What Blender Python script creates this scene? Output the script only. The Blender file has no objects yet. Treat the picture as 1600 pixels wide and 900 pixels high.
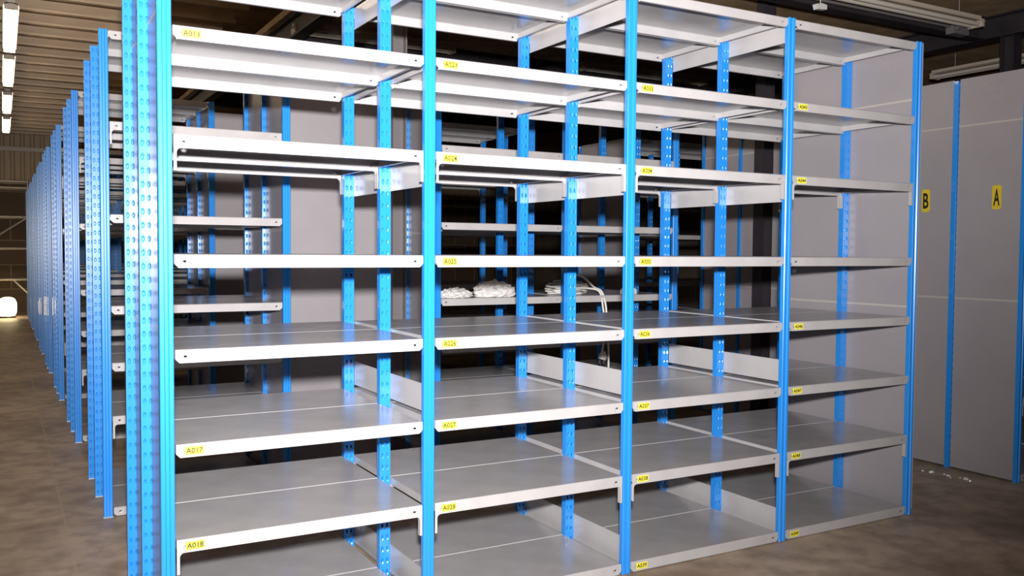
import bpy, bmesh, math, random
from mathutils import Matrix, Vector
random.seed(7)
S = bpy.context.scene
COL = S.collection

# ------------------------------------------------------------------ camera
cam = bpy.data.objects.new('camera', bpy.data.cameras.new('camera'))
COL.objects.link(cam)
cam.data.sensor_width = 36.0
cam.data.lens = 31.617
cam.data.clip_end = 200
CR = Matrix(((0.86973545, 0.01396388, -0.49332064),
             (-0.49346480, 0.03931439, -0.86887678),
             (0.00726171, 0.99912932, 0.04108380)))
cam.matrix_world = Matrix.Translation((-0.4962, -3.3067, 1.4931)) @ CR.to_4x4()
S.camera = cam

# ------------------------------------------------------------------ world, flash, exposure
w = bpy.data.worlds.new('world'); S.world = w; w.use_nodes = True
w.node_tree.nodes['Background'].inputs[0].default_value = (0.9, 0.85, 0.8, 1)
w.node_tree.nodes['Background'].inputs[1].default_value = 0.01

def lamp(name, kind, loc, energy, color=(1, 1, 1), size=0.05, rot=(0, 0, 0), size_y=None):
    d = bpy.data.lights.new(name, kind); d.energy = energy; d.color = color
    if kind == 'AREA':
        d.shape = 'RECTANGLE'; d.size = size; d.size_y = size_y or size
    else:
        d.shadow_soft_size = size
    o = bpy.data.objects.new(name, d); o.location = loc; o.rotation_euler = rot
    COL.objects.link(o); return o

# the photographer's flash, held just above the lens
FL = lamp('camera_flash', 'SPOT', (-0.50, -3.36, 1.72), 2280, (1.0, 0.965, 0.95), 0.05)
FL.data.spot_size = math.radians(112); FL.data.spot_blend = 1.0
FL.rotation_euler = (Vector((0.70, 0.0, 2.55)) - FL.location).to_track_quat('-Z', 'Y').to_euler()
S.view_settings.view_transform = 'Standard'
S.view_settings.look = 'None'
S.view_settings.gamma = 1.0
S.view_settings.use_curve_mapping = False
S.view_settings.exposure = 0.0
TUBE = 15.0            # strength of the lit fluorescent tubes

# ------------------------------------------------------------------ materials
def mat(name, color, rough=0.5, metal=0.0, spec=0.5, emit=None, estr=0.0, coat=0.0):
    m = bpy.data.materials.new(name); m.use_nodes = True
    b = m.node_tree.nodes['Principled BSDF']
    b.inputs['Base Color'].default_value = (*color, 1)
    b.inputs['Roughness'].default_value = rough
    b.inputs['Metallic'].default_value = metal
    b.inputs['Specular IOR Level'].default_value = spec
    b.inputs['Coat Weight'].default_value = coat
    if emit:
        b.inputs['Emission Color'].default_value = (*emit, 1)
        b.inputs['Emission Strength'].default_value = estr
    return m

def noisy(m, c1, c2, scale, detail=6, lo=0.35, hi=0.65, bump=0.0, stretch=(1, 1, 1), rough=None):
    nt = m.node_tree; b = nt.nodes['Principled BSDF']
    tc = nt.nodes.new('ShaderNodeTexCoord'); mp = nt.nodes.new('ShaderNodeMapping')
    mp.inputs['Scale'].default_value = stretch
    nz = nt.nodes.new('ShaderNodeTexNoise'); nz.inputs['Scale'].default_value = scale
    nz.inputs['Detail'].default_value = detail
    rp = nt.nodes.new('ShaderNodeValToRGB')
    rp.color_ramp.elements[0].position = lo; rp.color_ramp.elements[0].color = (*c1, 1)
    rp.color_ramp.elements[1].position = hi; rp.color_ramp.elements[1].color = (*c2, 1)
    nt.links.new(tc.outputs['Object'], mp.inputs['Vector'])
    nt.links.new(mp.outputs['Vector'], nz.inputs['Vector'])
    nt.links.new(nz.outputs['Fac'], rp.inputs['Fac'])
    nt.links.new(rp.outputs['Color'], b.inputs['Base Color'])
    if bump:
        bp = nt.nodes.new('ShaderNodeBump'); bp.inputs['Strength'].default_value = bump
        nt.links.new(nz.outputs['Fac'], bp.inputs['Height'])
        nt.links.new(bp.outputs['Normal'], b.inputs['Normal'])
    if rough:
        rr = nt.nodes.new('ShaderNodeMapRange')
        rr.inputs['To Min'].default_value = rough[0]; rr.inputs['To Max'].default_value = rough[1]
        nt.links.new(nz.outputs['Fac'], rr.inputs['Value'])
        nt.links.new(rr.outputs['Result'], b.inputs['Roughness'])
    return rp

M = {}
M['blue'] = mat('blue_enamel', (0.020, 0.265, 0.80), 0.26, spec=0.6, coat=0.6)
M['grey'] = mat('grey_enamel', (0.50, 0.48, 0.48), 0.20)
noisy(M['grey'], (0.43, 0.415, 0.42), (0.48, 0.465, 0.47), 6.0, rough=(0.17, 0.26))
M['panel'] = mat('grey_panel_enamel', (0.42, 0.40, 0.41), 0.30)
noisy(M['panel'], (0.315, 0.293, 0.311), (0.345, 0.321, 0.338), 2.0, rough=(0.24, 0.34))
M['palestrip'] = mat('pale_panel_strip', (0.46, 0.43, 0.40), 0.3)  # paler tone for the thin raised strips across the panels
M['zinc'] = mat('galvanised_steel', (0.55, 0.55, 0.55), 0.35, 0.9)
M['yellow'] = mat('yellow_sticker', (0.90, 0.82, 0.06), 0.5)
M['ink'] = mat('black_ink', (0.015, 0.014, 0.012), 0.6)
M['signyellow'] = mat('sign_yellow', (0.70, 0.52, 0.03), 0.5)
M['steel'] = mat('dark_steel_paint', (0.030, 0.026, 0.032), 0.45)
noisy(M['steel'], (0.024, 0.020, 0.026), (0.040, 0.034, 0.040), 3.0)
M['column'] = mat('grey_column_paint', (0.16, 0.145, 0.15), 0.5)
M['tube'] = mat('lit_tube', (1, 0.95, 0.85), 0.4, emit=(1.0, 0.82, 0.58), estr=TUBE)
M['tube_off'] = mat('unlit_tube', (0.62, 0.56, 0.48), 0.3)
M['fitting'] = mat('cream_light_fitting', (0.55, 0.47, 0.38), 0.45)
M['joist'] = mat('cream_joist_paint', (0.46, 0.37, 0.28), 0.45)
noisy(M['joist'], (0.44, 0.31, 0.19), (0.66, 0.50, 0.33), 4.0, stretch=(0.3, 1, 1))
M['deck'] = mat('brown_deck_board', (0.14, 0.09, 0.05), 0.7)
noisy(M['deck'], (0.30, 0.19, 0.105), (0.44, 0.30, 0.175), 5.0)
M['cladding'] = mat('brown_cladding', (0.46, 0.34, 0.22), 0.55)
M['wall'] = mat('painted_wall', (0.16, 0.12, 0.09), 0.8)
noisy(M['wall'], (0.13, 0.095, 0.07), (0.20, 0.155, 0.115), 1.5)
M['tubegalv'] = mat('dull_scaffold_tube', (0.34, 0.29, 0.24), 0.4, 0.5)
M['lampglow'] = mat('lamp_diffuser', (1, 0.9, 0.6), 0.4, emit=(1.0, 0.80, 0.42), estr=9.0)
M['lampbase'] = mat('lamp_base', (0.05, 0.045, 0.03), 0.5)
M['cable'] = mat('white_cable', (0.70, 0.68, 0.64), 0.4)
M['scrap'] = mat('white_plastic_scrap', (0.75, 0.73, 0.72), 0.3)
M['dust'] = mat('scuff', (0.60, 0.58, 0.57), 0.8)

# clear polythene
m = mat('clear_polythene', (0.85, 0.83, 0.81), 0.15); M['poly'] = m
m.node_tree.nodes['Principled BSDF'].inputs['Transmission Weight'].default_value = 0.2

# concrete with mottled stains and two saw-cut joints
m = mat('concrete', (0.2, 0.16, 0.12), 0.5); M['concrete'] = m
nt = m.node_tree; b = nt.nodes['Principled BSDF']
rp = noisy(m, (0.28, 0.205, 0.142), (0.58, 0.47, 0.365), 1.1, 9, 0.32, 0.68, bump=0.06, rough=(0.42, 0.68))
tc = nt.nodes.new('ShaderNodeTexCoord')
n2 = nt.nodes.new('ShaderNodeTexNoise'); n2.inputs['Scale'].default_value = 7; n2.inputs['Detail'].default_value = 8
r2 = nt.nodes.new('ShaderNodeValToRGB')
r2.color_ramp.elements[0].position = 0.34; r2.color_ramp.elements[0].color = (0.55, 0.53, 0.52, 1)
r2.color_ramp.elements[1].position = 0.60; r2.color_ramp.elements[1].color = (1, 1, 1, 1)
nt.links.new(tc.outputs['Object'], n2.inputs['Vector']); nt.links.new(n2.outputs['Fac'], r2.inputs['Fac'])
mx = nt.nodes.new('ShaderNodeMix'); mx.data_type = 'RGBA'; mx.blend_type = 'MULTIPLY'; mx.inputs[0].default_value = 0.8
nt.links.new(rp.outputs['Color'], mx.inputs[6]); nt.links.new(r2.outputs['Color'], mx.inputs[7])
sx = nt.nodes.new('ShaderNodeSeparateXYZ'); nt.links.new(tc.outputs['Object'], sx.inputs[0])
def line(axis, at, half):
    s = nt.nodes.new('ShaderNodeMath'); s.operation = 'SUBTRACT'; s.inputs[1].default_value = at
    nt.links.new(sx.outputs[axis], s.inputs[0])
    a = nt.nodes.new('ShaderNodeMath'); a.operation = 'ABSOLUTE'; nt.links.new(s.outputs[0], a.inputs[0])
    l = nt.nodes.new('ShaderNodeMath'); l.operation = 'LESS_THAN'; l.inputs[1].default_value = half
    nt.links.new(a.outputs[0], l.inputs[0]); return l
la, lb = line(0, -0.215, 0.006), line(1, 2.015, 0.008)
ad = nt.nodes.new('ShaderNodeMath'); ad.operation = 'MAXIMUM'
nt.links.new(la.outputs[0], ad.inputs[0]); nt.links.new(lb.outputs[0], ad.inputs[1])
fm = nt.nodes.new('ShaderNodeMath'); fm.operation = 'MULTIPLY'; fm.inputs[1].default_value = 0.6
nt.links.new(ad.outputs[0], fm.inputs[0])
m2 = nt.nodes.new('ShaderNodeMix'); m2.data_type = 'RGBA'
nt.links.new(fm.outputs[0], m2.inputs[0]); nt.links.new(mx.outputs[2], m2.inputs[6])
m2.inputs[7].default_value = (0.42, 0.33, 0.23, 1)
nt.links.new(m2.outputs[2], b.inputs['Base Color'])

# blockwork
m = mat('blockwork', (0.1, 0.07, 0.04), 0.85); M['block'] = m
nt = m.node_tree
tc = nt.nodes.new('ShaderNodeTexCoord'); mp = nt.nodes.new('ShaderNodeMapping')
mp.inputs['Rotation'].default_value = (math.pi / 2, 0, 0)
br = nt.nodes.new('ShaderNodeTexBrick')
br.inputs['Color1'].default_value = (0.13, 0.085, 0.05, 1); br.inputs['Color2'].default_value = (0.10, 0.066, 0.04, 1)
br.inputs['Mortar'].default_value = (0.24, 0.17, 0.10, 1)
br.inputs['Scale'].default_value = 1.0; br.inputs['Brick Width'].default_value = 0.62
br.inputs['Row Height'].default_value = 0.55; br.inputs['Mortar Size'].default_value = 0.014
nt.links.new(tc.outputs['Object'], mp.inputs['Vector']); nt.links.new(mp.outputs['Vector'], br.inputs['Vector'])
nt.links.new(br.outputs['Color'], nt.nodes['Principled BSDF'].inputs['Base Color'])

# ------------------------------------------------------------------ mesh helpers
class MB:
    def __init__(s): s.v = []; s.f = []; s.mi = []; s.sm = []
    def add(s, vs, fs, mi=0, smooth=False):
        o = len(s.v); s.v += [tuple(p) for p in vs]
        for f in fs:
            s.f.append(tuple(i + o for i in f)); s.mi.append(mi); s.sm.append(smooth)
    def quad(s, a, b, c, d, mi=0): s.add([a, b, c, d], [(0, 1, 2, 3)], mi)
    def box(s, x0, x1, y0, y1, z0, z1, mi=0):
        vs = [(x, y, z) for z in (z0, z1) for y in (y0, y1) for x in (x0, x1)]
        s.add(vs, [(0, 2, 3, 1), (4, 5, 7, 6), (0, 1, 5, 4), (2, 6, 7, 3), (0, 4, 6, 2), (1, 3, 7, 5)], mi)
    def tube(s, pts, r, n=10, mi=0, caps=True):
        pts = [Vector(p) for p in pts]; rings = []
        up = Vector((0.13, 0.31, 0.94)).normalized()
        for i, p in enumerate(pts):
            t = (pts[min(i + 1, len(pts) - 1)] - pts[max(i - 1, 0)]).normalized()
            a = t.cross(up)
            if a.length < 1e-3: a = t.cross(Vector((1, 0, 0)))
            a.normalize(); c = t.cross(a); up = a.cross(t)
            rr = r[i] if isinstance(r, (list, tuple)) else r
            rings.append([p + rr * (math.cos(2 * math.pi * k / n) * a + math.sin(2 * math.pi * k / n) * c) for k in range(n)])
        vs = [q for g in rings for q in g]
        fs = [(i * n + k, i * n + (k + 1) % n, (i + 1) * n + (k + 1) % n, (i + 1) * n + k)
              for i in range(len(pts) - 1) for k in range(n)]
        s.add(vs, fs, mi, True)
        if caps:
            for g in (rings[0], rings[-1]): s.add(g, [tuple(range(n))], mi)
    def prism(s, poly, axis, a0, a1, mi=0):
        """extrude a 2-D outline along an axis ('x' outline is (y,z), 'y' is (x,z), 'z' is (x,y))"""
        def P(p, t):
            return {'x': (t, p[0], p[1]), 'y': (p[0], t, p[1]), 'z': (p[0], p[1], t)}[axis]
        n = len(poly)
        s.add([P(p, a0) for p in poly] + [P(p, a1) for p in poly],
              [tuple(range(n)), tuple(range(n, 2 * n))] + [(i, (i + 1) % n, n + (i + 1) % n, n + i) for i in range(n)], mi)
    def mesh(s, name, mats):
        me = bpy.data.meshes.new(name); me.from_pydata(s.v, [], s.f)
        for q in mats: me.materials.append(M[q] if isinstance(q, str) else q)
        me.polygons.foreach_set('material_index', s.mi)
        me.polygons.foreach_set('use_smooth', s.sm)
        bm = bmesh.new(); bm.from_mesh(me)
        bmesh.ops.recalc_face_normals(bm, faces=bm.faces); bm.to_mesh(me); bm.free()
        me.update(); return me

def ob(name, me, parent=None, loc=(0, 0, 0), rot=(0, 0, 0), **props):
    o = bpy.data.objects.new(name, me); COL.objects.link(o)
    o.location = loc; o.rotation_euler = rot
    if parent: o.parent = parent
    for k, v in props.items(): o[k] = v
    return o
def thing(name, label, cat, loc=(0, 0, 0), group=None, rot=(0, 0, 0)):
    o = ob(name, None, None, loc, rot, label=label, category=cat)
    if group: o['group'] = group
    return o

def hole_cell(mb, P, x0, x1, z0, z1, cx, cz, rx, rz, dimple, mi=0):
    """a rectangle of sheet with an oval hole; P(x, z, depth) places it; the rim is pressed inwards"""
    outer = [(x0, z0), (cx, z0), (x1, z0), (x1, cz), (x1, z1), (cx, z1), (x0, z1), (x0, cz)]
    ang = [225, 270, 315, 0, 45, 90, 135, 180]
    mid = [(cx + 1.7 * rx * math.cos(math.radians(a)), cz + 1.7 * rz * math.sin(math.radians(a))) for a in ang]
    inner = [(cx + rx * math.cos(math.radians(a)), cz + rz * math.sin(math.radians(a))) for a in ang]
    vs = [P(x, z, 0) for x, z in outer] + [P(x, z, 0) for x, z in mid] + [P(x, z, dimple) for x, z in inner]
    fs = []
    for k in range(8):
        j = (k + 1) % 8
        fs += [(k, j, 8 + j, 8 + k), (8 + k, 8 + j, 16 + j, 16 + k)]
    mb.add(vs, fs, mi)

def perforated(mb, P, x0, x1, z0, z1, cols, pitch=0.0535, rx=0.0042, rz=0.0085, dimple=0.0024, hw=0.0085, mi=0):
    xs = [x0]
    for c in cols: xs += [c - hw, c + hw]
    xs.append(x1)
    for i in range(0, len(xs), 2):
        if xs[i + 1] - xs[i] > 1e-5:
            mb.quad(P(xs[i], z0, 0), P(xs[i + 1], z0, 0), P(xs[i + 1], z1, 0), P(xs[i], z1, 0), mi)
    n = round((z1 - z0) / pitch); h = (z1 - z0) / n
    for c in cols:
        for k in range(n):
            za = z0 + k * h
            hole_cell(mb, P, c - hw, c + hw, za, za + h, c, za + h / 2, rx, rz, dimple, mi)

PH = 2.682
def post_mesh(kind):
    mb = MB(); z0, z1 = 0.004, PH
    if kind == 'plain':
        PW, PD = 0.0235, 0.026
        prof = [(-PW, 0.003), (-PW + 0.003, 0), (-0.009, 0), (-0.005, 0.006), (0.005, 0.006), (0.009, 0), (PW - 0.003, 0), (PW, 0.003)]
        for a, c in zip(prof, prof[1:]):
            mb.quad((a[0], a[1], z0), (c[0], c[1], z0), (c[0], c[1], z1), (a[0], a[1], z1))
        for sgn in (-1, 1):
            mb.quad((sgn * PW, 0.003, z0), (sgn * PW, PD, z0), (sgn * PW, PD, z1), (sgn * PW, 0.003, z1))
            xa, xb = sorted((sgn * PW, sgn * 0.004))
            perforated(mb, lambda x, z, d: (x, PD - d, z), xa, xb, z0, z1, [sgn * 0.0135], hw=0.007)
    else:
        PW, PD = 0.0255, 0.034
        perforated(mb, lambda x, z, d: (x, d, z), -PW, PW, z0, z1, [-0.0115, 0.0115])
        mb.quad((-PW, PD, z0), (PW, PD, z0), (PW, PD, z1), (-PW, PD, z1))
        for sgn in (-1, 1):
            mb.quad((sgn * PW, 0, z0), (sgn * PW, PD, z0), (sgn * PW, PD, z1), (sgn * PW, 0, z1))
    mb.box(-0.026, 0.026, -0.002, PD + 0.003, 0, 0.004, 1)
    return mb.mesh('post_' + kind, ['blue', 'zinc'])
POST_P, POST_H = post_mesh('plain'), post_mesh('perforated')

SL = 0.9435; SD = 0.4965; LIP = 0.047
def shelf_mesh(legs):
    mb = MB(); L = SL / 2; r = 0.004
    for y, sg in ((0, 1), (SD, -1)):
        P = lambda x, z, d, y=y, sg=sg: (x, y + sg * d, z)
        zt, zb, zc = -r, -LIP, -LIP + 0.014
        xc = 0.014; h1 = L - 0.034
        # end pieces, chamfered at the bottom unless they run down into a gusset leg
        for e in (-1, 1):
            a, c, d = e * L, e * (L - xc), e * (h1 + 0.010)
            mb.quad(P(a, zt, 0), P(c, zt, 0), P(c, zb, 0), P(a, zb if legs else zc, 0))
            mb.quad(P(c, zt, 0), P(d, zt, 0), P(d, zb, 0), P(c, zb, 0))
            xa, xb = sorted((e * (h1 + 0.010), e * (h1 - 0.010)))
            hole_cell(mb, P, xa, xb, zb, zt, e * h1, -0.024, 0.0065, 0.0042, 0.001)
            if legs:
                lw, R, zl = 0.010, 0.016, -0.124
                mb.quad(P(a, zb, 0), P(e * (L - lw), zb, 0), P(e * (L - lw), zl, 0), P(a, zl, 0))
                mb.quad(P(e * (L - lw), zb, 0), P(e * (L - lw), zl, 0), P(e * (L - lw), zl, 0.02), P(e * (L - lw), zb, 0.02))
                cx, cz = L - lw - R, zb - R
                arc = [(e * (cx + R * math.cos(t)), cz + R * math.sin(t)) for t in [k * math.pi / 10 for k in range(6)]]
                vs = [P(e * (L - lw), zb, 0)] + [P(p[0], p[1], 0) for p in arc]
                mb.add(vs, [(0, k, k + 1) for k in range(1, 6)])
        mb.quad(P(-h1 + 0.010, zt, 0), P(h1 - 0.010, zt, 0), P(h1 - 0.010, zb, 0), P(-h1 + 0.010, zb, 0))
        mb.quad(P(-L, zt, 0), P(L, zt, 0), P(L, 0, r), P(-L, 0, r))
        q = L - xc
        mb.quad(P(-q, zb, 0), P(q, zb, 0), P(q, zb, 0.016), P(-q, zb, 0.016))
        mb.quad(P(-q, zb, 0.016), P(q, zb, 0.016), P(q, zb + 0.008, 0.016), P(-q, zb + 0.008, 0.016))
    mb.quad((-L, r, 0), (L, r, 0), (L, SD - r, 0), (-L, SD - r, 0))
    for e in (-1, 1):
        mb.quad((e * L, 0.001, 0), (e * L, SD - 0.001, 0), (e * L, SD - 0.001, -0.032), (e * L, 0.001, -0.032))
        mb.quad((e * L, 0.001, -0.032), (e * L, SD - 0.001, -0.032), (e * (L - 0.014), SD - 0.001, -0.032), (e * (L - 0.014), 0.001, -0.032))
    return mb.mesh('shelf_legs' if legs else 'shelf_plain', ['grey'])
SHELF, SHELF_LEG = shelf_mesh(False), shelf_mesh(True)

def brace_mesh(h):
    mb = MB()
    mb.box(0.0258, 0.0275, 0.0, 0.464, 0, h)
    mb.box(0.0240, 0.0258, 0.0, 0.464, 0, 0.006); mb.box(0.0240, 0.0258, 0.0, 0.464, h - 0.006, h)
    return mb.mesh('brace', ['grey'])
BR = {h: brace_mesh(h) for h in (0.097, 0.100, 0.115, 0.127)}
BRACES = [(2.572, 0.097), (1.757, 0.100), (0.823, 0.115), (0.030, 0.127)]

def text_mesh(txt, size, material, offset=0.0):
    """the outline of some lettering, as vertices (x, z) and faces, centred"""
    cu = bpy.data.curves.new('t', 'FONT'); cu.body = txt; cu.size = size; cu.offset = offset
    cu.align_x = 'CENTER'; cu.align_y = 'CENTER'; cu.resolution_u = 3
    o = bpy.data.objects.new('t', cu); COL.objects.link(o)
    dg = bpy.context.evaluated_depsgraph_get()
    me = bpy.data.meshes.new_from_object(o.evaluated_get(dg))
    vs = [(v.co.x, v.co.y) for v in me.vertices]; fs = [tuple(p.vertices) for p in me.polygons]
    bpy.data.objects.remove(o); bpy.data.curves.remove(cu); bpy.data.meshes.remove(me)
    cx = (max(v[0] for v in vs) + min(v[0] for v in vs)) / 2; cz = (max(v[1] for v in vs) + min(v[1] for v in vs)) / 2
    return [(v[0] - cx, v[1] - cz) for v in vs], fs

def sticker_mesh(txt):
    mb = MB(); mb.box(-0.032, 0.032, -0.0007, 0, -0.0145, 0.0145)
    vs, fs = text_mesh(txt, 0.026, 'ink', 0.0006)
    mb.add([(x, -0.0010, z) for x, z in vs], fs, 1)
    return mb.mesh('sticker', ['yellow', 'ink'])

def panel_x(y0, y1, z0, z1, strips=(), t=0.004):
    """a sheet in the plane x = 0 running in y, crossed by thin raised strips in a paler tone"""
    mb = MB(); mb.box(-t / 2, t / 2, y0, y1, z0, z1)
    for s in strips: mb.box(-t / 2 - 0.003, t / 2 + 0.003, y0, y1, s - 0.006, s + 0.006, 1)
    return mb.mesh('panel_x', ['panel', 'palestrip'])
def panel_y(x0, x1, z0, z1, strips=(), t=0.004):
    mb = MB(); mb.box(x0, x1, -t / 2, t / 2, z0, z1)
    for s in strips: mb.box(x0, x1, -t / 2 - 0.002, t / 2 + 0.002, s - 0.004, s + 0.004, 0)
    return mb.mesh('panel_y', ['panel', 'palestrip'])

# ------------------------------------------------------------------ room shell
def struct(name, mb, mats):
    return ob(name, mb.mesh(name, mats), None, kind='structure')
X0, X1, Y0, Y1, ZC = -3.0, 13.0, -7.5, 20.0, 4.28
mb = MB(); mb.box(X0 - .2, X1 + .2, Y0 - .2, Y1 + .2, -0.15, 0); struct('floor', mb, ['concrete'])
mb = MB(); mb.box(X0 - .2, X1 + .2, Y0 - .2, Y1 + .2, ZC, ZC + 0.12); struct('ceiling', mb, ['deck'])
mb = MB(); mb.box(1.76, X1, -5.0, Y1, 3.60, 3.66); struct('ceiling_mezzanine', mb, ['deck'])
mb = MB(); mb.box(X0 - .2, X0, Y0 - .2, Y1 + .2, 0, ZC); struct('wall_left', mb, ['wall'])
mb = MB(); mb.box(X1, X1 + .2, Y0 - .2, Y1 + .2, 0, ZC); struct('wall_right', mb, ['wall'])
mb = MB(); mb.box(X0, X1, Y0 - .2, Y0, 0, ZC); struct('wall_front', mb, ['wall'])
mb = MB(); mb.box(X0, X1, Y1, Y1 + .2, 0, ZC)
struct('wall_back', mb, ['block'])
# ribbed cladding on the upper part of the back wall
mb = MB(); x = X0; zt, zb = ZC, 2.95
prof = []
while x < X1 - 0.2:
    prof += [(x, Y1 - 0.012), (x + 0.10, Y1 - 0.012), (x + 0.125, Y1 - 0.045), (x + 0.175, Y1 - 0.045)]
    x += 0.20
for a, c in zip(prof, prof[1:]): mb.quad((*a, zb), (*c, zb), (*c, zt), (*a, zt))
struct('trim_1', mb, ['cladding'])
mb = MB(); mb.box(X0, X1, Y1 - 0.12, Y1 - 0.046, 3.66, 3.75); struct('trim_2', mb, ['fitting'])

# ------------------------------------------------------------------ ceiling steel
def z_joist(x0, x1):
    mb = MB(); h = 0.27
    mb.prism([(0, h), (0.06, h), (0.06, h - .004), (0.004, h - .004), (0.004, 0.004), (0.004, 0), (-0.075, 0), (-0.075, 0.022), (-0.071, 0.022), (-0.071, 0.004), (0, 0.004)], 'x', x0, x1)
    return mb.mesh('joist', ['joist'])
ZJ = 4.0
JM = z_joist(X0 + 0.002, 1.80)
ORD = ['first', 'second', 'third', 'fourth', 'fifth', 'sixth', 'seventh', 'eighth', 'ninth', 'tenth', 'eleventh', 'twelfth', 'thirteenth', 'fourteenth', 'fifteenth', 'sixteenth', 'seventeenth', 'eighteenth', 'nineteenth', 'twentieth'] + ['twenty-' + q for q in ('first', 'second', 'third', 'fourth', 'fifth', 'sixth', 'seventh', 'eighth', 'ninth')] + ['thirtieth', 'thirty-first', 'thirty-second', 'thirty-third']
y = 7.03 - 14 * 0.62; i = 0
while y < 19.8:
    if y > 5.0:
        o = ob('ceiling_joist', JM, None, (0, y, ZJ), label='cream folded-steel ceiling joist over the left aisle, %s from the near end of the row' % ORD[i],
               category='ceiling joist', group='cream joists over the left aisle'); i += 1
    y += 0.62
def i_beam_mesh(length, h, wd, axis, mats=('steel',)):
    mb = MB(); t = 0.014
    pr = [(-wd / 2, 0), (wd / 2, 0), (wd / 2, t), (0.006, t), (0.006, h - t), (wd / 2, h - t), (wd / 2, h), (-wd / 2, h), (-wd / 2, h - t), (-0.006, h - t), (-0.006, t), (-wd / 2, t)]
    mb.prism(pr, axis, 0, length)
    return mb.mesh('ibeam', list(mats))
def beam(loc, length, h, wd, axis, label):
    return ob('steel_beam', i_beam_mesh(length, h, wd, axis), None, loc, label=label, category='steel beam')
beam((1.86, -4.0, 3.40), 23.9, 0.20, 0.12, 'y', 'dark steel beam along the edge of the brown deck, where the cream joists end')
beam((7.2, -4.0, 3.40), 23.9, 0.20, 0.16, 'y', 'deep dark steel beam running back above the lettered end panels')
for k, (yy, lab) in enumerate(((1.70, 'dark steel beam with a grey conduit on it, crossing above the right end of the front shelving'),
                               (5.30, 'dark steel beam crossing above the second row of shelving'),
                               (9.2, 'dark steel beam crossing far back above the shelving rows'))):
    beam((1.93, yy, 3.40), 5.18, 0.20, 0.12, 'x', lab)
for k, (yy, lab) in enumerate(((3.1, 'brown timber joist between the front two crossing beams'), (6.6, 'brown timber joist behind the second crossing beam'),
                               (7.9, 'brown timber joist in front of the farthest crossing beam'))):
    mb = MB(); mb.box(0, 5.16, -0.03, 0.03, 0, 0.10)
    ob('timber_joist', mb.mesh('timber', ['deck']), None, (1.93, yy, 3.50), label=lab, category='ceiling joist')

def h_column(loc, h, wd, label, m='column', turn=0, pipe=True):
    mb = MB(); t = 0.010
    pr = [(-wd / 2, -wd / 2), (wd / 2, -wd / 2), (wd / 2, -wd / 2 + t), (.005, -wd / 2 + t), (.005, wd / 2 - t), (wd / 2, wd / 2 - t), (wd / 2, wd / 2), (-wd / 2, wd / 2), (-wd / 2, wd / 2 - t), (-.005, wd / 2 - t), (-.005, -wd / 2 + t), (-wd / 2, -wd / 2 + t)]
    mb.prism(pr, 'z', 0.012, h)
    mb.box(-wd * .8, wd * .8, -wd * .8, wd * .8, 0, 0.012)
    o = ob('steel_column', mb.mesh('column', [m]), None, loc, (0, 0, turn), label=label, category='steel column')
    if pipe:
        pb = MB(); pb.tube([(0.012, wd * 0.18, 0.3), (0.012, wd * 0.18, h - 0.05)], 0.007, 8)
        ob('conduit', pb.mesh('conduit', ['cable']), o, label='thin pale conduit')
    return o
h_column((1.86, 2.44, 0), 3.40, 0.10, 'grey steel column standing in the empty bay of the second row', 'column', math.pi / 2)
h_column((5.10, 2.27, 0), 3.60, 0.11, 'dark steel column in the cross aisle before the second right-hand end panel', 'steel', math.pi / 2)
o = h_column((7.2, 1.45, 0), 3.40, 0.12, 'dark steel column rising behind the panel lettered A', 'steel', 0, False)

# ------------------------------------------------------------------ shelving racks
def rack(label, ox, oy, levels, nb=4, legs=(), skip=(), both=True, braces=True, front_only_levels=None):
    R = thing('shelving_rack', label, 'shelving rack', (ox, oy, 0), 'long blue and grey shelving racks')
    for i in range(nb + 1):
        ob('upright_post', POST_P, R, (i, -0.003, 0))
        ob('upright_post', POST_H, R, (i, 0.480, 0))
        ob('upright_post', POST_H, R, (i, 0.962, 0))
        if braces and 0 < i < nb:
            for z, h in BRACES:
                for yy in (0.027, 0.494): ob('side_brace', BR[h], R, (i, yy, z))
    out = {}
    for k, z in enumerate(levels):
        for i in range(nb):
            if i in skip: continue
            for d in ((0, 1) if both else (0,)):
                out[k, i, d] = ob('shelf', SHELF_LEG if k in legs else SHELF, R, (i + 0.5, d * (SD + 0.003), z))
    return R, out

LV1 = [2.6787, 2.2655, 1.8904, 1.4727, 1.1380, 0.8026, 0.4624, 0.0520]
R1, SH1 = rack('grey four-bay shelving on blue posts with yellow shelf labels, nearest the camera', 0, 0, LV1, legs=(2, 6))
# shelf labels: which levels carry one, bay by bay
LBL = {0: (1, 5, 6), 1: (1, 2, 3, 4, 5, 6), 2: (1, 2, 3, 4, 5, 6, 7), 3: (1, 2, 4, 5, 6, 7)}
for i, ks in LBL.items():
    for k in ks:
        ob('label_sticker', sticker_mesh('A0%d%d' % (i + 1, k + 2)), SH1[k, i, 0], (-SL / 2 + 0.062, -0.0003, -0.024),
           label='yellow sticker with a black shelf number')
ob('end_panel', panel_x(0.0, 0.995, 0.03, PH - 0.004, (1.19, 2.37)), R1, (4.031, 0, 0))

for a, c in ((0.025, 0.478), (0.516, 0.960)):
    ob('end_panel', panel_x(a, c, 0.03, PH - 0.004, (1.19, 2.37)), R1, (0.014, 0, 0))

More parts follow.
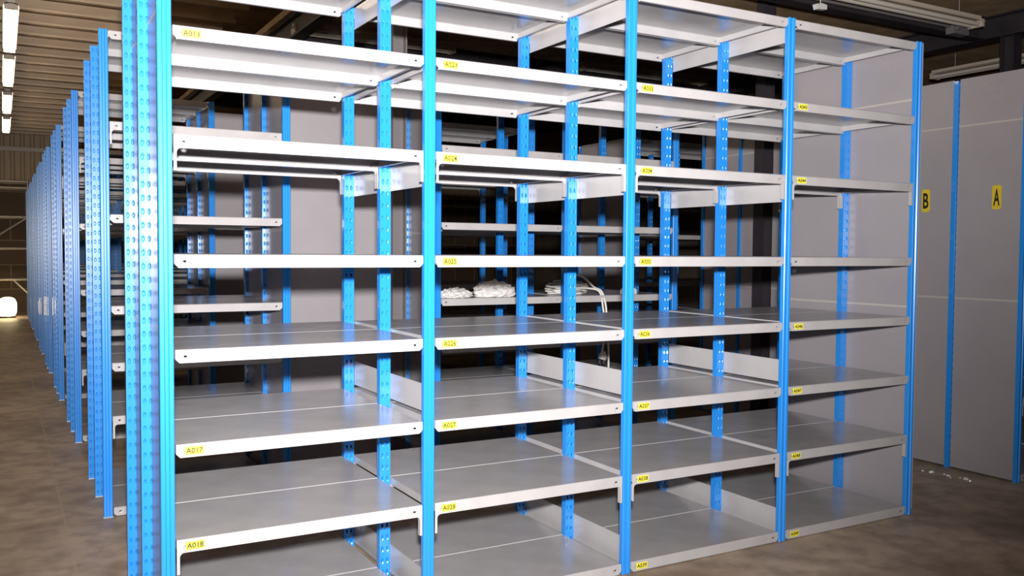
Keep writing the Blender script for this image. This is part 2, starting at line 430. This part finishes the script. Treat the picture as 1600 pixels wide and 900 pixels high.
LV2 = [2.6787, 2.187, 1.679, 1.174, 0.858, 0.562, 0.052]
def left_row(label, oy, gap):
    R, sh = rack(label, 0, oy, LV2, legs=(1, 5), skip=(1,) if gap else (), braces=False)
    if gap:
        for xx in (1, 2):
            for a, c in ((0.026, 0.475), (0.520, 0.957)):
                ob('partition_panel', panel_x(a, c, 0.03, PH - 0.01, (1.61,)), R, (xx, 0, 0))
        ob('back_panel', panel_y(1.03, 1.97, 0.02, PH - 0.01, (1.585, 1.625)), R, (0, 0.497, 0))
    return R, sh
ROWS = [2.08, 4.28, 6.48, 8.68, 10.88, 13.08, 15.28, 17.48]
NTH = ['second', 'third', 'fourth', 'fifth', 'sixth', 'seventh', 'eighth', 'ninth']
R2, SH2 = left_row('shelving rack right behind the nearest one, with plastic bags and white cable on a shelf', ROWS[0], True)
for oy, n in list(zip(ROWS, NTH))[1:]:
    left_row('blue and grey shelving rack, %s from the camera along the left aisle' % n, oy, oy < 6)

# racks across the cross aisle, closed by end panels
def sign_mesh(ch):
    mb = MB(); a, c, ch2 = 0.032, 0.080, 0.010
    pl = [(-a + ch2, -c), (a - ch2, -c), (a, -c + ch2), (a, c - ch2), (a - ch2, c), (-a + ch2, c), (-a, c - ch2), (-a, -c + ch2)]
    mb.prism(pl, 'x', -0.002, 0)
    vs, fs = text_mesh(ch, 0.15, 'ink', 0.004)
    w = max(v[0] for v in vs) - min(v[0] for v in vs)
    mb.add([(-0.0026, -x * 0.044 / w, z) for x, z in vs], fs, 1)
    return mb.mesh('sign_' + ch, ['signyellow', 'ink'])
for k, (oy, lab) in enumerate(((0.12, 'shelving rack across the cross aisle, its end panels lettered A and B'),
                               (2.20, 'shelving rack across the cross aisle, behind the one lettered A and B'),
                               (4.28, 'farthest shelving rack seen across the cross aisle, with plain grey end panels'))):
    R, sh = rack(lab, 5.262, oy, LV2, nb=2, legs=(1, 5), braces=False)
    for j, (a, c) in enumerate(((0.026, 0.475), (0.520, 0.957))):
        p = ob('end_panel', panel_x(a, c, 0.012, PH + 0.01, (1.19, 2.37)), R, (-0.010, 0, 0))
        if k == 0:
            ob('letter_sign', sign_mesh('AB'[j]), p, (-0.0055, (0.31 if j == 0 else 0.835) - oy, 1.872), label='yellow sign with a black %s' % 'AB'[j])

# ------------------------------------------------------------------ light fittings
def batten(label, loc, length, axis, lit, group, roof=ZC):
    R = thing('batten_light', label, 'strip light', loc, group, (0, 0, math.pi / 2 if axis == 'y' else 0))
    mb = MB(); L = length
    mb.prism([(-0.035, 0.06), (0.035, 0.06), (0.035, 0.03), (0.075, 0.012), (0.07, 0.008), (0.02, 0.02), (-0.02, 0.02), (-0.07, 0.008), (-0.075, 0.012), (-0.035, 0.03)], 'x', 0, L)
    ob('body', mb.mesh('body', ['fitting']), R)
    for s in (-1, 1):
        mb = MB(); mb.tube([(0.04, s * 0.036, -0.012), (L - 0.04, s * 0.036, -0.012)], 0.019, 12)
        ob('tube', mb.mesh('tube', ['tube' if lit else 'tube_off']), R)
    for a in (0.0, L - 0.035):
        mb = MB(); mb.box(a, a + 0.035, -0.062, 0.062, -0.034, 0.028); ob('end_cap', mb.mesh('cap', ['fitting']), R)
    for a in (0.25, L - 0.25):
        mb = MB(); mb.tube([(a, 0, 0.058), (a, 0, roof - loc[2])], 0.005, 6); ob('hanger', mb.mesh('hanger', ['zinc']), R)
    return R
for k, (y0, L, n) in enumerate(((3.92, 2.25, 'unseen overhead one'), (6.87, 2.3, 'nearest'), (9.56, 2.25, 'second nearest'), (12.6, 2.25, 'third nearest'), (15.6, 2.3, 'farthest'))):  # the overhead one is unseen, added for its glow in the end panels
    batten('lit twin-tube strip light over the left aisle, %s of the line' % n, (-0.378, y0, 3.86), L, 'y', True, 'lit strip lights over the left aisle')
ul = 'unlit strip lights over the shelving'
batten('unlit strip light at the top right, above the front shelving', (4.62, 1.40, 3.42), 2.02, 'x', False, ul, 3.6)
batten('unlit strip light seen above the second shelf of the first bay', (1.84, 4.88, 3.49), 1.62, 'x', False, ul, 3.6)
batten('unlit strip light seen above the second shelf of the third bay', (5.01, 4.88, 3.49), 1.72, 'x', False, ul, 3.6)
batten('unlit strip light hanging beyond the panels lettered A and B', (8.25, 1.1, 3.40), 1.85, 'y', False, ul, 3.6)

# conduit with its box, clipped to the crossing beam
R = thing('conduit', 'grey conduit ending in a switch box under the crossing beam', 'conduit', (4.2, 1.595, 3.40))
mb = MB(); mb.tube([(0, 0, 0.03), (2.5, 0, 0.03)], 0.012, 8); ob('pipe', mb.mesh('pipe', ['column']), R)
mb = MB(); mb.box(2.36, 2.56, -0.04, 0.04, -0.03, 0.045); mb.box(2.38, 2.42, -0.064, -0.038, 0.0, 0.09); mb.box(2.52, 2.55, -0.046, -0.04, 0.03, 0.06, 1)
ob('switch_box', mb.mesh('box', ['column', 'scrap']), R)
R = thing('pull_cord', 'white pull-cord connector hanging from a wire above the front shelving', 'pull cord', (4.95, 1.565, 3.36))
mb = MB(); mb.tube([(0, 0, 0.02), (0, 0, 3.6 - 3.36)], 0.004, 6); ob('wire', mb.mesh('wire', ['cable']), R)
mb = MB(); mb.prism([(-0.05, -0.02), (0.05, -0.012), (0.052, 0.022), (0.0, 0.03), (-0.064, 0.016)], 'y', -0.02, 0.02)
ob('connector', mb.mesh('connector', ['scrap']), R)

# ------------------------------------------------------------------ far end of the left aisle
R = thing('scaffold_tower', 'dull steel scaffold frame standing against the far wall', 'scaffold', (0, 19.0, 0))
for xx in (-1.5, 0.02):
    for yy in (0, 0.55):
        mb = MB(); mb.tube([(xx, yy, 0), (xx, yy, 2.98)], 0.03, 8); ob('standard', mb.mesh('standard', ['tubegalv']), R)
for z in (0.80, 1.47, 2.15, 2.78, 2.92):
    for yy in (0, 0.55):
        mb = MB(); mb.tube([(-1.5, yy, z), (0.02, yy, z)], 0.034, 8); ob('ledger', mb.mesh('ledger', ['tubegalv']), R)
for a, c in (((-0.55, 0, 1.75), (-0.02, 0, 2.12)), ((-0.28, 0, 0.80), (0.02, 0, 0.48)), ((-0.62, 0, 0.80), (-0.9, 0, 0.2))):
    mb = MB(); mb.tube([a, c], 0.028, 8); ob('diagonal_brace', mb.mesh('diag', ['tubegalv']), R)
R = thing('site_lamp', 'glowing rounded site lamp on the floor at the end of the left aisle', 'lamp', (-0.40, 18.55, 0))
mb = MB(); mb.box(-0.15, 0.15, -0.12, 0.12, 0, 0.04); ob('base', mb.mesh('base', ['lampbase']), R)
mb = MB(); prof = [(0.13, 0.04), (0.165, 0.09), (0.178, 0.20), (0.172, 0.32), (0.14, 0.40), (0.07, 0.435), (0.0, 0.44)]; n = 20
vs = [(r_ * math.cos(2 * math.pi * k / n), r_ * math.sin(2 * math.pi * k / n), z) for r_, z in prof for k in range(n)]
mb.add(vs, [(i_ * n + k, i_ * n + (k + 1) % n, (i_ + 1) * n + (k + 1) % n, (i_ + 1) * n + k) for i_ in range(len(prof) - 1) for k in range(n)], 0, True)
ob('diffuser', mb.mesh('diffuser', ['lampglow']), R)

# ------------------------------------------------------------------ things left on the second rack's shelf
ZS = 1.174
def bag(label, loc, sx, sy, sz, seed, turn):
    bm = bmesh.new(); bmesh.ops.create_icosphere(bm, subdivisions=4, radius=1.0)
    rn = random.Random(seed); ax = [Vector((rn.uniform(-1, 1), rn.uniform(-1, 1), rn.uniform(-1, 1))).normalized() for _ in range(26)]
    for v in bm.verts:
        p = v.co.normalized(); d = 1.0
        for q, a in enumerate(ax): d += 0.050 * abs(math.sin(9.0 * p.dot(a) + q)) - 0.032
        v.co = Vector((p.x * d * sx, p.y * d * sy, p.z * d * sz))
    zmin = -0.45 * sz
    for v in bm.verts: v.co.z = max(v.co.z, zmin) - zmin
    me = bpy.data.meshes.new('bag'); bm.to_mesh(me); bm.free(); me.materials.append(M['poly'])
    return ob('plastic_bag', me, None, loc, (0, 0, turn), label=label, category='plastic bag', group='plastic bags on the second rack')
bag('flat crumpled clear plastic bag on the second rack, left of the cable', (2.175, 2.17, ZS + 0.0015), 0.12, 0.07, 0.045, 3, 0.1)
bag('fuller crumpled plastic bag on the second rack, close to the cable coils', (2.475, 2.18, ZS + 0.0015), 0.145, 0.08, 0.075, 5, -0.15)

R = thing('extension_cable', 'white cable coiled on the second rack with its plug hanging down in front', 'cable', (3.1, 2.13, ZS))
pts = []
for k in range(150):
    t = k / 149; a = t * 2 * math.pi * 5.3
    rr = 0.12 + 0.03 * math.sin(3.1 * a)
    pts.append((0.02 + rr * 1.2 * math.cos(a) + 0.03 * math.sin(a * .37), 0.13 + 0.085 * math.sin(a), 0.010 + 0.012 * (k // 28) + 0.03 * abs(math.sin(a * 0.5 + 1)) * t))
mb = MB(); mb.tube(pts, 0.007, 7); ob('coil', mb.mesh('coil', ['cable']), R)
def spline(ps, n=10):
    out = []
    P = [Vector(p) for p in ps]; P = [2 * P[0] - P[1]] + P + [2 * P[-1] - P[-2]]
    for i_ in range(1, len(P) - 2):
        for k in range(n):
            t = k / n; a, b_, c, d = P[i_ - 1:i_ + 3]
            out.append(0.5 * ((2 * b_) + (c - a) * t + (2 * a - 5 * b_ + 4 * c - d) * t * t + (3 * b_ - a - 3 * c + d) * t ** 3))
    out.append(P[-2]); return out
mb = MB(); mb.tube(spline([(0.05, 0.10, 0.03), (0.02, 0.12, 0.13), (0.12, 0.08, 0.14), (0.20, 0.03, 0.06), (0.235, -0.03, 0.02), (0.25, -0.064, -0.12), (0.235, -0.064, -0.30), (0.215, -0.064, -0.42)]), 0.008, 8)
ob('plug_lead', mb.mesh('lead', ['cable']), R)
mb = MB(); mb.tube(spline([(-0.1, 0.10, 0.03), (0.0, 0.06, 0.05), (0.15, 0.02, 0.05), (0.215, -0.03, 0.02), (0.225, -0.064, -0.12), (0.27, -0.064, -0.35), (0.275, -0.064, -0.56)]), 0.008, 8)
ob('free_end', mb.mesh('free_end', ['cable']), R)
mb = MB(); mb.tube([(0.235, -0.064, -0.41), (0.225, -0.064, -0.44), (0.215, -0.064, -0.47)], [0.012, 0.034, 0.030], 12)
mb.box(0.19, 0.20, -0.069, -0.059, -0.50, -0.47, 1); mb.box(0.225, 0.235, -0.069, -0.059, -0.50, -0.47, 1)
ob('plug', mb.mesh('plug', ['scrap', 'zinc']), R)
mb = MB(); mb.prism([(-0.06, 0), (0.06, 0), (0.06, 0.03), (0.04, 0.045), (-0.04, 0.045), (-0.06, 0.03)], 'y', -0.03, 0.03)
o = ob('socket_block', mb.mesh('socket', ['scrap']), None, (3.62, 2.16, ZS + 0.001), (0, 0, 0.2), label='white socket block lying beside the coiled cable on the second rack', category='socket block')

# small bits
mb = MB(); mb.tube([(0, 0, 0), (0, 0, 0.006)], 0.009, 10); mb.tube([(0, 0, 0.006), (0, 0, 0.018)], 0.005, 8)
ob('loose_bolt', mb.mesh('bolt', ['scrap']), None, (3.12, 0.93, 0.8036), label='small pale bolt standing on a shelf of the third bay', category='bolt')
def scrap(loc, s, seed):
    rn = random.Random(seed); mb = MB(); n = 6; top = []; bot = []
    for k in range(n):
        a = 2 * math.pi * k / n; r_ = s * rn.uniform(0.5, 1.0)
        bot.append((r_ * math.cos(a), r_ * math.sin(a), 0)); top.append((r_ * 0.8 * math.cos(a), r_ * 0.8 * math.sin(a), s * rn.uniform(0.15, 0.7)))
    mb.add(bot + top, [tuple(range(n)), tuple(range(n, 2 * n))] + [(k, (k + 1) % n, n + (k + 1) % n, n + k) for k in range(n)])
    return ob('plastic_scrap', mb.mesh('scrap', ['scrap']), None, loc, label='small white plastic scrap on the concrete by the lettered end panels',
              category='scrap', group='plastic scraps on the floor')
for k, (xx, yy, s) in enumerate(((5.02, 0.58, 0.022), (5.00, 0.63, 0.012), (5.05, 0.50, 0.010), (5.03, 0.46, 0.016), (5.00, 0.42, 0.009), (5.05, 0.34, 0.020), (5.03, 0.30, 0.013), (5.06, 0.39, 0.008))):
    scrap((xx, yy, 0), s, k)
